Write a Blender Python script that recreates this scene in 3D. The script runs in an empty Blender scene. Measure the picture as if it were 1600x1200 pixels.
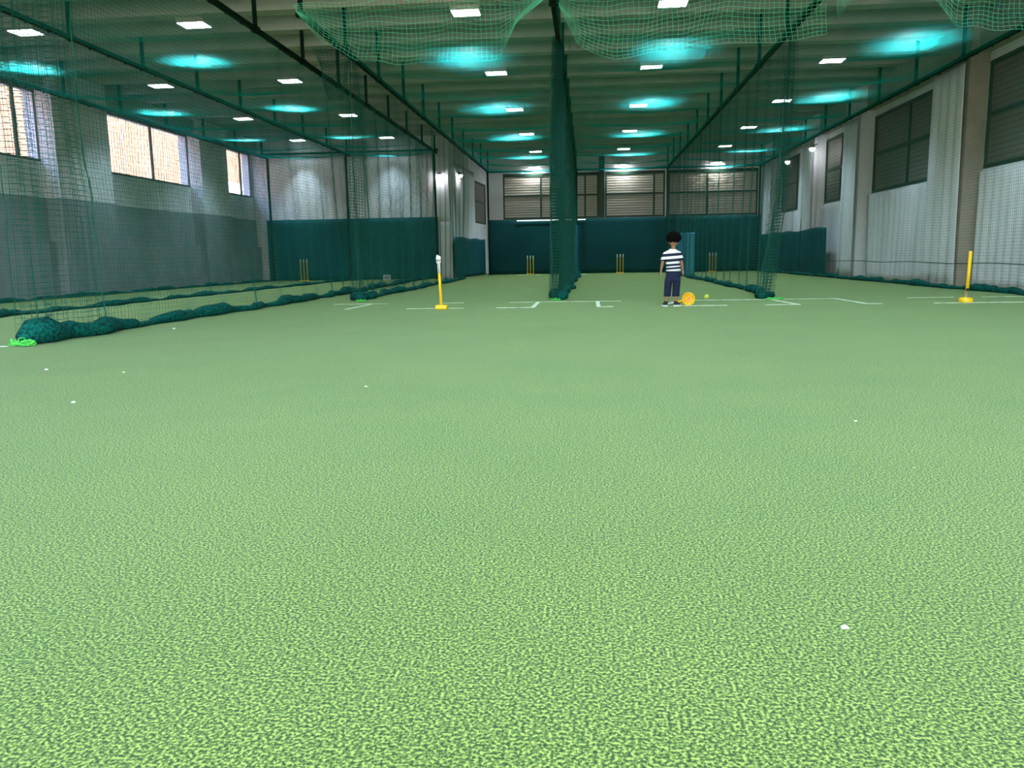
import bpy, bmesh, math, random
import numpy as np
from mathutils import Vector, Matrix, noise
random.seed(7); RNG = np.random.default_rng(5)
PI = math.pi
C = bpy.context.scene.collection

# ------------------------------------------------------------------ materials
def mat(name, col, rough=.7, metal=0., var=None, scale=8., bump=0., bscale=30., emit=None, estr=0., sheen=0., spec=.5, subs=None):
    m = bpy.data.materials.new(name); m.use_nodes = True
    nt = m.node_tree; n = nt.nodes; l = nt.links
    b = n['Principled BSDF']
    b.inputs['Roughness'].default_value = rough; b.inputs['Metallic'].default_value = metal
    b.inputs['Specular IOR Level'].default_value = spec
    c4 = (*col, 1); b.inputs['Base Color'].default_value = c4
    if sheen: b.inputs['Sheen Weight'].default_value = sheen
    tc = n.new('ShaderNodeTexCoord')
    if var is not None:
        t = n.new('ShaderNodeTexNoise'); t.inputs['Scale'].default_value = scale; t.inputs['Detail'].default_value = 5
        l.new(tc.outputs['Object'], t.inputs['Vector'])
        r = n.new('ShaderNodeValToRGB'); r.color_ramp.elements[0].position = .35; r.color_ramp.elements[1].position = .65
        r.color_ramp.elements[0].color = (*var, 1); r.color_ramp.elements[1].color = c4
        l.new(t.outputs['Fac'], r.inputs['Fac']); l.new(r.outputs['Color'], b.inputs['Base Color'])
    if bump:
        t2 = n.new('ShaderNodeTexNoise'); t2.inputs['Scale'].default_value = bscale
        l.new(tc.outputs['Object'], t2.inputs['Vector'])
        bp = n.new('ShaderNodeBump'); bp.inputs['Strength'].default_value = bump; bp.inputs['Distance'].default_value = .02
        l.new(t2.outputs['Fac'], bp.inputs['Height']); l.new(bp.outputs['Normal'], b.inputs['Normal'])
    if emit:
        b.inputs['Emission Color'].default_value = (*emit, 1); b.inputs['Emission Strength'].default_value = estr
    return m

def translucent(name, col, tcol, fac=.35):
    m = bpy.data.materials.new(name); m.use_nodes = True
    nt = m.node_tree; n = nt.nodes; l = nt.links
    out = n['Material Output']; b = n['Principled BSDF']
    b.inputs['Base Color'].default_value = (*col, 1); b.inputs['Roughness'].default_value = .6
    t = n.new('ShaderNodeBsdfTranslucent'); t.inputs['Color'].default_value = (*tcol, 1)
    mx = n.new('ShaderNodeMixShader'); mx.inputs[0].default_value = fac
    l.new(b.outputs[0], mx.inputs[1]); l.new(t.outputs[0], mx.inputs[2]); l.new(mx.outputs[0], out.inputs[0])
    return m

def turf_mat():
    m = bpy.data.materials.new('artificial_turf'); m.use_nodes = True
    nt = m.node_tree; n = nt.nodes; l = nt.links; b = n['Principled BSDF']
    g = n.new('ShaderNodeNewGeometry')
    def nz(scale, detail=2, rough=.5):
        t = n.new('ShaderNodeTexNoise'); t.inputs['Scale'].default_value = scale
        t.inputs['Detail'].default_value = detail; t.inputs['Roughness'].default_value = rough
        l.new(g.outputs['Position'], t.inputs['Vector']); return t
    fine = nz(170, 2, .6)
    r = n.new('ShaderNodeValToRGB'); cr = r.color_ramp
    cr.elements[0].position = .38; cr.elements[0].color = (.014, .040, .006, 1)
    cr.elements[1].position = .62; cr.elements[1].color = (.38, .46, .115, 1)
    e = cr.elements.new(.50); e.color = (.092, .172, .034, 1)
    l.new(fine.outputs['Fac'], r.inputs['Fac'])
    big = nz(1.1, 4, .6)
    r2 = n.new('ShaderNodeValToRGB'); r2.color_ramp.elements[0].position = .3; r2.color_ramp.elements[1].position = .7
    r2.color_ramp.elements[0].color = (.88, .93, .9, 1); r2.color_ramp.elements[1].color = (1.08, 1.04, 1.05, 1)
    l.new(big.outputs['Fac'], r2.inputs['Fac'])
    mx = n.new('ShaderNodeMixRGB'); mx.blend_type = 'MULTIPLY'; mx.inputs[0].default_value = 1
    l.new(r.outputs['Color'], mx.inputs[1]); l.new(r2.outputs['Color'], mx.inputs[2])
    sp = nz(38, 0)
    r3 = n.new('ShaderNodeValToRGB'); r3.color_ramp.elements[0].position = .93; r3.color_ramp.elements[1].position = .94
    r3.color_ramp.elements[0].color = (0, 0, 0, 1); r3.color_ramp.elements[1].color = (.7, .7, .7, 1)
    l.new(sp.outputs['Fac'], r3.inputs['Fac'])
    m2 = n.new('ShaderNodeMixRGB'); l.new(r3.outputs['Color'], m2.inputs[0]); l.new(mx.outputs[0], m2.inputs[1])
    m2.inputs[2].default_value = (.6, .7, .5, 1)
    l.new(m2.outputs[0], b.inputs['Base Color'])
    b.inputs['Roughness'].default_value = .8; b.inputs['Specular IOR Level'].default_value = .25
    b.inputs['Sheen Weight'].default_value = .15; b.inputs['Sheen Tint'].default_value = (.6, .9, .8, 1)
    b.inputs['Sheen Roughness'].default_value = .5
    bp = n.new('ShaderNodeBump'); bp.inputs['Strength'].default_value = .5; bp.inputs['Distance'].default_value = .004
    l.new(fine.outputs['Fac'], bp.inputs['Height']); l.new(bp.outputs['Normal'], b.inputs['Normal'])
    return m

def worn_line_mat():
    m = bpy.data.materials.new('worn_white_paint'); m.use_nodes = True
    nt = m.node_tree; n = nt.nodes; l = nt.links; b = n['Principled BSDF']
    g = n.new('ShaderNodeNewGeometry')
    t = n.new('ShaderNodeTexNoise'); t.inputs['Scale'].default_value = 9; t.inputs['Detail'].default_value = 6
    l.new(g.outputs['Position'], t.inputs['Vector'])
    r = n.new('ShaderNodeValToRGB'); r.color_ramp.elements[0].position = .34; r.color_ramp.elements[1].position = .52
    r.color_ramp.elements[0].color = (.25, .45, .22, 1); r.color_ramp.elements[1].color = (.75, .85, .75, 1)
    l.new(t.outputs['Fac'], r.inputs['Fac']); l.new(r.outputs['Color'], b.inputs['Base Color'])
    b.inputs['Roughness'].default_value = .85
    return m

def ribbed_mat(name, a, b_, freq, axis='Z', bump=.5):
    m = bpy.data.materials.new(name); m.use_nodes = True
    nt = m.node_tree; n = nt.nodes; l = nt.links; b = n['Principled BSDF']
    g = n.new('ShaderNodeNewGeometry'); w = n.new('ShaderNodeTexWave')
    w.bands_direction = axis; w.inputs['Scale'].default_value = freq; w.wave_profile = 'SIN'
    l.new(g.outputs['Position'], w.inputs['Vector'])
    r = n.new('ShaderNodeValToRGB'); r.color_ramp.elements[0].color = (*a, 1); r.color_ramp.elements[1].color = (*b_, 1)
    r.color_ramp.elements[1].position = .35
    l.new(w.outputs['Fac'], r.inputs['Fac']); l.new(r.outputs['Color'], b.inputs['Base Color'])
    bp = n.new('ShaderNodeBump'); bp.inputs['Strength'].default_value = bump; bp.inputs['Distance'].default_value = .015
    l.new(w.outputs['Fac'], bp.inputs['Height']); l.new(bp.outputs['Normal'], b.inputs['Normal'])
    b.inputs['Roughness'].default_value = .5
    return m

def glass_mat():
    m = bpy.data.materials.new('clear_window_glass'); m.use_nodes = True
    nt = m.node_tree; n = nt.nodes; l = nt.links; out = n['Material Output']
    n.remove(n['Principled BSDF'])
    t = n.new('ShaderNodeBsdfTransparent'); t.inputs[0].default_value = (.93, .95, .95, 1)
    gl = n.new('ShaderNodeBsdfGlossy'); gl.inputs['Roughness'].default_value = .03
    mx = n.new('ShaderNodeMixShader'); mx.inputs[0].default_value = .05
    l.new(t.outputs[0], mx.inputs[1]); l.new(gl.outputs[0], mx.inputs[2]); l.new(mx.outputs[0], out.inputs[0])
    return m

def striped_mat(bands):
    m = bpy.data.materials.new('striped_cotton'); m.use_nodes = True
    nt = m.node_tree; n = nt.nodes; l = nt.links; b = n['Principled BSDF']
    tc = n.new('ShaderNodeTexCoord'); s = n.new('ShaderNodeSeparateXYZ'); l.new(tc.outputs['Object'], s.inputs[0])
    ad = n.new('ShaderNodeMath'); ad.operation = 'MULTIPLY_ADD'; ad.inputs[1].default_value = -.07
    l.new(s.outputs['X'], ad.inputs[0]); l.new(s.outputs['Z'], ad.inputs[2])
    r = n.new('ShaderNodeValToRGB'); cr = r.color_ramp; cr.interpolation = 'CONSTANT'
    W = (.80, .82, .88, 1); N = (.008, .012, .045, 1)
    cr.elements[0].position = 0; cr.elements[0].color = W
    cr.elements[1].position = .999; cr.elements[1].color = W
    for a, c in bands:
        e = cr.elements.new(a); e.color = N
        e = cr.elements.new(c); e.color = W
    l.new(ad.outputs[0], r.inputs['Fac']); l.new(r.outputs['Color'], b.inputs['Base Color'])
    b.inputs['Roughness'].default_value = .9
    return m

M = dict(
    turf=turf_mat(), line=worn_line_mat(),
    wall=mat('white_plaster', (.74, .76, .84), .8, var=(.67, .70, .78), scale=1.5),
    dado=mat('grey_wall_boarding', (.28, .32, .38), .8, var=(.24, .28, .34), scale=2.5),
    pillar_side=mat('brown_grey_plaster', (.34, .30, .27), .8, var=(.28, .26, .23), scale=3),
    ceil=mat('grey_concrete_ceiling', (.40, .40, .37), .85, var=(.33, .33, .31), scale=1.2),
    drape=mat('white_drape_cloth', (.79, .81, .92), .9, var=(.71, .73, .85), scale=1.3, sheen=.2),
    teal=mat('dark_teal_cloth', (.003, .095, .118), .75, var=(.002, .078, .098), scale=1.1, spec=.2),
    teal_dark=mat('deep_teal_cloth', (.003, .055, .060), .75, var=(.002, .045, .052), scale=.9, spec=.15),
    net=translucent('green_netting_twine', (.003, .125, .10), (.003, .30, .25), .45),
    netL=translucent('daylit_netting_twine', (.25, .95, .76), (.2, .9, .7), .3),  # lighter copy of the twine, frontal daylight painted into its colour
    hem=mat('gathered_green_netting', (.003, .13, .115), .9, var=(.001, .03, .03), scale=34, bump=1., bscale=45, spec=.1),
    rail=mat('dark_green_steel', (.003, .016, .011), .85, spec=.1),
    rope=mat('dark_green_cord', (.01, .09, .07), .8),
    rope_teal=mat('teal_lacing_cord', (.006, .13, .10), .8),
    rope_neon=mat('bright_green_rope', (.10, .72, .12), .6, var=(.04, .35, .05), scale=60),
    frame=mat('dark_green_window_frame', (.008, .045, .030), .5),
    frame_grey=mat('dark_grey_window_frame', (.05, .05, .05), .5),
    glass=glass_mat(),
    shutR=ribbed_mat('grey_green_shutter_slats', (.10, .105, .09), (.16, .165, .15), 3.2),
    shutB=ribbed_mat('pale_grey_shutter_slats', (.26, .25, .22), (.50, .49, .45), 3.2),
    lamp_house=mat('grey_lamp_housing', (.45, .42, .40), .5),
    lamp=mat('lamp_diffuser', (.9, .9, .9), .5, emit=(.80, 1., 1.), estr=14),
    wlamp=mat('wall_lamp_lens', (.9, .9, .9), .5, emit=(1., .98, .93), estr=240),
    spot=mat('spot_lamp_lens', (.9, .9, .9), .5, emit=(1., .97, .92), estr=150),
    strip=mat('sun_sliver_glow', (.9, .9, .9), .5, emit=(.9, 1., .97), estr=2.2),  # glow painted in for a sliver of sunlight, not a lamp
    black=mat('black_plastic', (.01, .01, .012), .4),
    yellow=mat('yellow_plastic', (.90, .55, .008), .4),
    orange=mat('orange_yellow_plastic', (.85, .22, .003), .4),
    yellowwood=mat('painted_yellow_stump', (.62, .47, .05), .5),
    white=mat('white_plastic', (.8, .85, .85), .4),
    steel=mat('spring_steel', (.6, .6, .6), .3, metal=.9),
    ink=mat('dark_print', (.03, .04, .09), .6),
    blue=mat('blue_foam_vinyl', (.006, .17, .33), .5, var=(.005, .14, .29), scale=4),
    blue2=mat('light_blue_strap', (.03, .30, .45), .5),
    ball=mat('yellow_green_felt', (.62, .72, .04), .9, bump=.3, bscale=300),
    crumb=mat('white_foam_scrap', (.85, .88, .86), .8, bump=.4, bscale=120),
    skin=mat('brown_skin', (.34, .17, .115), .55, var=(.31, .155, .10), scale=18),
    hair=mat('black_hair', (.003, .0025, .003), .8, bump=1., bscale=140, spec=.1),
    shirt=striped_mat([(.502, .530), (.545, .578), (.603, .643), (.678, .718)]),
    collar=mat('white_cotton', (.8, .82, .88), .9),
    navy=mat('navy_cotton', (.003, .008, .050), .9, var=(.002, .006, .038), scale=25, bump=.3, bscale=40),
    shoe=mat('black_shoe_knit', (.012, .013, .022), .7, bump=.3, bscale=200),
    sole=mat('white_shoe_sole', (.75, .77, .82), .6),
    eye=mat('dark_eye', (.02, .012, .01), .2), lips=mat('lips', (.36, .13, .11), .5),
    facade=mat('beige_render', (.29, .155, .095), .9, var=(.25, .135, .08), scale=.8),
    facade_white=mat('white_render', (.70, .66, .62), .9),
    asphalt=mat('grey_paving', (.25, .25, .25), .9),
)

# ------------------------------------------------------------------ helpers
def mesh_np(name, V, F4):
    me = bpy.data.meshes.new(name)
    V = np.asarray(V, np.float32); F = np.asarray(F4, np.int32); k = F.shape[1]
    me.vertices.add(len(V)); me.vertices.foreach_set('co', V.ravel())
    me.loops.add(F.size); me.loops.foreach_set('vertex_index', F.ravel())
    me.polygons.add(len(F)); me.polygons.foreach_set('loop_start', np.arange(len(F), dtype=np.int32)*k)
    me.update(calc_edges=True); me.validate()
    return me

def link(name, me, m=None, parent=None, smooth=False):
    o = bpy.data.objects.new(name, me); C.objects.link(o)
    if m is not None:
        me.materials.clear()
        for q in (m if isinstance(m, (list, tuple)) else [m]): me.materials.append(q)
    if smooth: me.polygons.foreach_set('use_smooth', [True]*len(me.polygons)); me.update()
    if parent: o.parent = parent
    return o

def obj(name, bm, m, parent=None, smooth=False):
    me = bpy.data.meshes.new(name); bmesh.ops.recalc_face_normals(bm, faces=bm.faces[:]); bm.to_mesh(me); bm.free()
    return link(name, me, m, parent, smooth)

def tag(o, label=None, cat=None, group=None, kind=None):
    if label: o['label'] = label
    if cat: o['category'] = cat
    if group: o['group'] = group
    if kind: o['kind'] = kind
    return o

def thing(name, label, cat, loc=(0, 0, 0), rz=0, group=None):
    o = bpy.data.objects.new(name, None); C.objects.link(o); o.location = loc; o.rotation_euler = (0, 0, rz)
    o.empty_display_size = .1
    return tag(o, label, cat, group)

def struct(name, bm, m, smooth=False):
    return tag(obj(name, bm, m, None, smooth), kind='structure')

def dup(o, parent=None):
    c = o.copy(); C.objects.link(c); c.parent = parent
    for ch in o.children: dup(ch, c)
    return c

def box(bm, x0, x1, y0, y1, z0, z1, bev=0., mi=0):
    r = bmesh.ops.create_cube(bm, size=1)
    vs = r['verts']
    bmesh.ops.scale(bm, vec=(x1-x0, y1-y0, z1-z0), verts=vs)
    bmesh.ops.translate(bm, vec=((x0+x1)/2, (y0+y1)/2, (z0+z1)/2), verts=vs)
    fs = {f for v in vs for f in v.link_faces}
    for f in fs: f.material_index = mi
    if bev:
        es = list({e for v in vs for e in v.link_edges})
        bmesh.ops.bevel(bm, geom=es, offset=bev, segments=3, affect='EDGES', profile=.5)
    return bm
def nb(): return bmesh.new()
def bx(*a, **k): return box(nb(), *a, **k)

def tube(bm, pts, rad, seg=8, closed=False):
    pts = [Vector(p) for p in pts]; n = len(pts)
    rads = rad if isinstance(rad, (list, tuple)) else [rad]*n
    rings = []; up = Vector((0, 0, 1))
    for i, p in enumerate(pts):
        a = pts[(i-1) % n] if (closed or i > 0) else p
        b = pts[(i+1) % n] if (closed or i < n-1) else p
        t = (b-a).normalized()
        u = t.cross(up if abs(t.z) < .95 else Vector((0, 1, 0))).normalized(); v = t.cross(u)
        rings.append([bm.verts.new(p + (u*math.cos(2*PI*k/seg)+v*math.sin(2*PI*k/seg))*rads[i]) for k in range(seg)])
    m = n if closed else n-1
    for i in range(m):
        A, B = rings[i], rings[(i+1) % n]
        for k in range(seg): bm.faces.new((A[k], A[(k+1) % seg], B[(k+1) % seg], B[k]))
    if not closed:
        bm.faces.new(rings[0]); bm.faces.new(rings[-1][::-1])
    return bm

def lathe(bm, prof, cx=0, cy=0, seg=24):
    rings = []
    for r, z in prof:
        rings.append([bm.verts.new((cx+r*math.cos(2*PI*k/seg), cy+r*math.sin(2*PI*k/seg), z)) for k in range(seg)])
    for A, B in zip(rings, rings[1:]):
        for k in range(seg): bm.faces.new((A[k], A[(k+1) % seg], B[(k+1) % seg], B[k]))
    bm.faces.new(rings[0]); bm.faces.new(rings[-1])
    return bm

def strands(P, r, ks=(0, 1, 2)):
    """P (n, m, 3) polylines -> triangular tubes"""
    n, m, _ = P.shape
    T = np.gradient(P, axis=1); T /= np.linalg.norm(T, axis=2, keepdims=True)+1e-9
    ref = np.where(np.abs(T[..., 2:3]) > .8, np.array([1., .13, 0]), np.array([.1, 0, 1.]))
    U = np.cross(T, ref); U /= np.linalg.norm(U, axis=2, keepdims=True)+1e-9
    W = np.cross(T, U)
    V = np.stack([P + r*(U*math.cos(a)+W*math.sin(a)) for a in (0.3, 0.3+2*PI/3, 0.3+4*PI/3)], axis=2)
    idx = np.arange(n*m*3).reshape(n, m, 3)
    F = []
    for k in ks:
        k2 = (k+1) % 3
        F.append(np.stack([idx[:, :-1, k], idx[:, 1:, k], idx[:, 1:, k2], idx[:, :-1, k2]], -1).reshape(-1, 4))
    return V.reshape(-1, 3), np.concatenate(F)

def net_mesh(name, f, lu, lv, cell, r, su=.16, sv=.3, ks=(0, 1, 2)):
    """f(u, v) with u, v in cloth metres -> xyz"""
    nu, nv = int(lu/cell)+1, int(lv/cell)+1
    us = np.linspace(0, lu, nu); vs = np.linspace(0, lv, nv)
    uu = np.linspace(0, lu, max(2, int(lu/su)+1)); vv = np.linspace(0, lv, max(2, int(lv/sv)+1))
    A = f(us[:, None]+0*vv[None], 0*us[:, None]+vv[None])
    B = f(0*vs[:, None]+uu[None], vs[:, None]+0*uu[None])
    V1, F1 = strands(A, r, ks); V2, F2 = strands(B, r, ks)
    return mesh_np(name, np.concatenate([V1, V2]), np.concatenate([F1, F2+len(V1)]))

def vnoise(x, y, seed):
    g = np.random.default_rng(seed); out = 0*x
    for k in range(6):
        a, b, p, q = g.uniform(.3, 2.6), g.uniform(.2, 2.), g.uniform(0, 6.3), g.uniform(.4, 1)
        out = out + q*np.sin(a*x+b*y+p)
    return out/3.

# ------------------------------------------------------------------ setting
LX, RX = -11.25, 6.95            # wall planes
YF, YB, YBL = -5.0, 34.0, 27.3   # front wall, back wall, back wall of the left part
SLAB = 4.95
struct('floor', bx(LX-.3, RX+.3, YF-.3, YB+.3, -.25, 0), M['turf'])

bm = nb()   # ribbed concrete ceiling: slab with tapered ribs across the hall
prof = []
y = YF-.3
P0 = 4.62
while y < YB+.3:
    prof += [(y, SLAB), (y+.46, SLAB), (y+.60, SLAB-.08), (y+.68, P0), (y+.96, P0), (y+1.02, SLAB-.05)]
    y += 1.12
prof.append((y, SLAB))
rows = [[bm.verts.new((X, p[0], p[1])) for p in prof] for X in (LX-.3, RX+.3)]
for i in range(len(prof)-1): bm.faces.new((rows[0][i], rows[0][i+1], rows[1][i+1], rows[1][i]))
top = [bm.verts.new(v) for v in ((LX-.3, YF-.3, 5.2), (LX-.3, y, 5.2), (RX+.3, y, 5.2), (RX+.3, YF-.3, 5.2))]
bm.faces.new(top)
bm.faces.new([rows[0][0], rows[0][-1], top[1], top[0]]); bm.faces.new([rows[1][0], rows[1][-1], top[2], top[3]])
bm.faces.new([rows[0][0], rows[1][0], top[3], top[0]]); bm.faces.new([rows[0][-1], rows[1][-1], top[2], top[1]])
struct('ceiling', bm, M['ceil'])

def holed_wall(bm, axis, pos, th, a0, a1, holes, z0=0, z1=5.0, mi=0):
    """wall in plane axis=pos..pos+th with holes (a0,a1,z0,z1) sorted along a"""
    def pc(p0, p1, q0, q1):
        if p1-p0 < 1e-4 or q1-q0 < 1e-4: return
        x0, x1 = sorted((pos, pos+th))
        if axis == 'x': box(bm, x0, x1, p0, p1, q0, q1, mi=mi)
        else: box(bm, p0, p1, x0, x1, q0, q1, mi=mi)
    a = a0
    for (h0, h1, hz0, hz1) in holes:
        pc(a, h0, z0, z1); pc(h0, h1, z0, hz0); pc(h0, h1, hz1, z1); a = h1
    pc(a, a1, z0, z1)

LW = [(-2.0, 3.3), (5.4, 10.6), (12.3, 16.45), (18.36, 22.9), (24.6, 27.2)]
bm = nb(); holed_wall(bm, 'x', LX, -.3, YF, YBL+.3, [(a, b, 2.79, 4.22) for a, b in LW])
struct('wall_left', bm, M['wall'])
RW = [(6.0, 9.3), (11.0, 15.5), (16.9, 21.25), (22.4, 25.35), (26.9, 30.75)]
bm = nb(); holed_wall(bm, 'x', RX, .3, YF, YB+.3, [(a, b, 2.08, 3.9) for a, b in RW])
struct('wall_right', bm, M['wall'])
BW = [(-3.45, -.68), (-.62, .45), (.70, 3.1), (3.2, 6.75)]
bm = nb(); holed_wall(bm, 'y', YB, .3, -4.6, RX+.3, [(a, b, 2.2, 4.02) for a, b in BW])
struct('wall_back', bm, M['wall'])
struct('wall_partition', bx(LX-.3, -4.5, YBL, YBL+.25, 0, 4.95), M['wall'])
# short slanting side wall between the two back walls, with one window
ang = math.atan2(.40, 6.7)
bm = nb(); holed_wall(bm, 'x', 0, -.2, 0, 6.9, [(4.3, 6.55, 2.0, 3.6)], z1=4.95)
sw = struct('wall_side', bm, M['wall']); sw.location = (-4.55, YBL+.02, 0); sw.rotation_euler = (0, 0, -ang)
# front wall (behind the viewpoint) with two tall openings to daylight
FO = [(-9.5, -5.2, .3, 3.8), (-2.6, 5.2, .05, 4.0)]
bm = nb(); holed_wall(bm, 'y', YF, -.3, LX-.3, RX+.3, FO)
struct('wall_front', bm, M['wall'])

wn = [0]; dn = [0]; tn = [0]
def window(axis, pos, a0, a1, z0, z1, mull, bars, fm, pane_m, side, fw=.05, fd=.06):
    """frame (structure) with pane; side=+1 if room is on + side of pos"""
    wn[0] += 1; bm = nb()
    def b(p0, p1, q0, q1, d0, d1):
        x0, x1 = sorted((pos-side*d0, pos-side*d1))
        if axis == 'x': box(bm, x0, x1, p0, p1, q0, q1)
        else: box(bm, p0, p1, x0, x1, q0, q1)
    b(a0, a1, z0, z0+fw, .0, fd); b(a0, a1, z1-fw, z1, .0, fd)
    b(a0, a0+fw, z0, z1, .002, fd); b(a1-fw, a1, z0, z1, .002, fd)
    for m_ in mull: b(m_-fw/2, m_+fw/2, z0, z1, .004, fd)
    for h in bars: b(a0, a1, h-fw/2, h+fw/2, .006, fd)
    fr = tag(obj(f'window_{wn[0]}', bm, fm), kind='structure')
    bm = nb(); x0, x1 = sorted((pos-side*(fd*.5), pos-side*(fd*.5+.012)))
    if axis == 'x': box(bm, x0, x1, a0+.01, a1-.01, z0+.01, z1-.01)
    else: box(bm, a0+.01, a1-.01, x0, x1, z0+.01, z1-.01)
    obj('window_pane', bm, pane_m, fr)
    return fr
LM = [[.6], [8.], [13.6, 15.75], [20.0, 20.9][1:], [26.4]]
for (a, b), ml in zip(LW, LM): window('x', LX, a, b, 2.79, 4.22, ml, [], M['frame_grey'], M['glass'], 1)
RM = [[7.6], [13.2], [19.07], [23.9], [28.7]]
for (a, b), ml in zip(RW, RM): window('x', RX, a, b, 2.08, 3.9, ml, [3.0], M['frame'], M['shutR'], -1, fw=.07, fd=.07)
for (a, b), ml in zip(BW, [[-1.9], [-.1], [2.66], [4.76]]):
    window('y', YB, a, b, 2.2, 4.02, ml, [3.13, 3.92], M['frame'], M['shutB'], -1, fw=.07)
w = window('x', 0, 4.3, 6.55, 2.0, 3.6, [], [2.85], M['frame'], M['shutR'], 1, fw=.07)
w.location = sw.location; w.rotation_euler = sw.rotation_euler

# pillars (part of the room shell)
def trim(bm, m):
    tn[0] += 1; return struct(f'trim_{tn[0]}', bm, m)
LP = [(3.4, 5.2), (10.5, 12.3), (16.4, 18.36), (22.85, 24.6)]
for a, b in LP: trim(bx(LX, -10.9, a, b, 0, SLAB-.3), M['wall'])
# lower grey boarding of the left wall, between and on the pillars
bm = nb(); box(bm, LX, LX+.03, YF, YBL, 0, 2.06)
for a, b in LP: box(bm, -10.9, -10.875, a-.02, b+.02, 0, 2.05); box(bm, LX+.03, -10.9, a-.02, a, 0, 2.05)
trim(bm, M['dado'])
bm = nb()
for a, b in [(YF, 3.38), (5.22, 10.48), (12.3, 16.38), (18.38, 22.83), (24.62, YBL)]: box(bm, LX+.03, LX+.16, a, b, 0, 1.16)
trim(bm, M['dado'])
RP = [(9.4, 10.9), (15.5, 16.9), (21.25, 22.4), (25.35, 26.8), (31.0, 32.2)]
for a, b in RP:
    trim(bx(6.62, RX, a, b, 0, SLAB-.3), M['pillar_side' if a < 16 else 'drape'])
# beams on top of the side walls
trim(bx(LX, LX+.22, YF, YBL, 4.26, 4.62), M['ceil'])
trim(bx(RX-.2, RX, YF, YB, 4.05, 4.62), M['ceil'])
trim(bx(.45, .68, YB-.16, YB, 2.2, SLAB-.35), M['frame'])

# outdoors, seen through the left windows
def thing_box(name, parts, label, cat):
    t = thing(name, label, cat)
    for nm, bm, m in parts: obj(nm, bm, m, t)
    return t
bm = nb(); box(bm, -24, -18.5, -12, 60, -1, 9.5)
t = thing('neighbouring_building', 'beige rendered building outside the left windows', 'building')
obj('facade', bm, M['facade'], t)
bm = nb(); box(bm, -18.5, -18.3, 20.2, 27.6, -1, 8.2)
obj('facade_bay', bm, M['facade'], t)
bm = nb(); box(bm, -18.56, -18.2, 38.5, 58, 3.4, 4.7)
obj('balcony_band', bm, M['facade_white'], t)
bm = nb(); box(bm, -18.7, -18.44, 23., 24.6, 1, 9.2)
obj('downpipe_casing', bm, M['facade_white'], t)
tag(obj('yard_ground', bx(-60, LX-.31, -40, 80, -.6, -.05), M['asphalt']), kind='structure')
tag(obj('front_yard_ground', bx(-30, 30, -45, YF-.31, -.6, -.05), M['asphalt']), kind='structure')

# ------------------------------------------------------------------ rails with hangers
RZ, RZL = 3.95, 4.10
def rail(x, y0, y1, z, hangers, label):
    t = thing('net_rail', label, 'rail', (x, y0, z), group='dark green net rails under the ceiling')
    bm = nb(); box(bm, -.034, .034, 0, y1-y0, -.032, .032)
    k = y0+.2
    while k < y1:      # small runner hooks
        box(bm, -.012, .012, k-y0, k-y0+.02, -.06, -.028); k += .5
    obj('rail_bar', bm, M['rail'], t)
    for h in hangers:
        if y0 <= h <= y1:
            bm = nb(); box(bm, -.026, .026, h-y0-.026, h-y0+.026, .028, SLAB-z+.0)
            box(bm, -.06, .06, h-y0-.04, h-y0+.04, -.034, .034)
            obj('hanger', bm, M['rail'], t)
    return t
HG = [11.27+2.085*k for k in range(-3, 11)]
HL = [12.43+2.07*k for k in range(-3, 8)]
XL4, XL3, XL2, XL1, XM, XR2, XR3 = -10.72, -7.85, -4.93, -3.83, -.44, 3.02, 6.47
YR = 32.3
rail(XL4, 6.2, YBL-.06, RZL, HL, 'dark green rail close along the left window wall')
rail(XL3, 6.2, YBL-.06, RZL, HL, 'dark green rail between the left wall rail and the long left net')
rail(XL2, 6.2, YBL-.06, RZL, HL, 'dark green rail carrying the long net whose hem starts at lower left')
rail(XL1, 11.2, YR, RZ, HG, 'dark green rail ending at the left end of the far back curtain')
rail(XM, 11.0, YR, RZ, HG, 'dark green rail straight above the bunched middle net')
rail(XR2, 10.6, YR, RZ, HG, 'dark green rail right of the middle net, sloping to the back above the child')
rail(XR3, 6.2, YR, RZ, HG, 'dark green rail close along the right wall')
def cross_rail(x0, x1, y, z, label):
    t = tag(obj('cross_rail', bx(x0, x1, y-.028, y+.028, z-.03, z+.03), M['rail']), label, 'rail', 'dark green cross rails over the back curtains')
cross_rail(XL1+.03, RX-.22, YR+.06, RZ, 'dark green rail across the far end above the dark back curtain')
cross_rail(LX+.25, XL2+.06, YBL-.12, RZL+.09, 'dark green rail across the back of the left bays')
def post(x, y, h, label):
    t = thing('net_post', label, 'post', (x, y, 0), group='dark green upright posts at the back')
    obj('pole', bx(-.03, .03, -.03, .03, .01, h), M['rail'], t)
    obj('base_plate', bx(-.07, .07, -.07, .07, 0, .012), M['rail'], t)
post(XL1-.02, YR-.14, RZ-.035, 'dark green post at the left end of the far back curtain')
post(XR2, YR-.14, RZ-.035, 'dark green post on the far back curtain, left of the child-side net')
post(XR3-.02, YR-.14, RZ-.035, 'dark green post at the right end of the far back curtain')
post(XM+.02, YR-.14, RZ-.035, 'dark green post at the far end behind the bunched middle net')
post(XL4+.1, YBL-.2, RZL-.035, 'dark green post in the back corner by the left windows')
post(XL3-.1, YBL-.2, RZL-.035, 'dark green post in the middle of the left teal curtain')
post(XL2-.06, YBL-.2, RZL-.035, 'dark green post at the right end of the left teal curtain')

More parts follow.
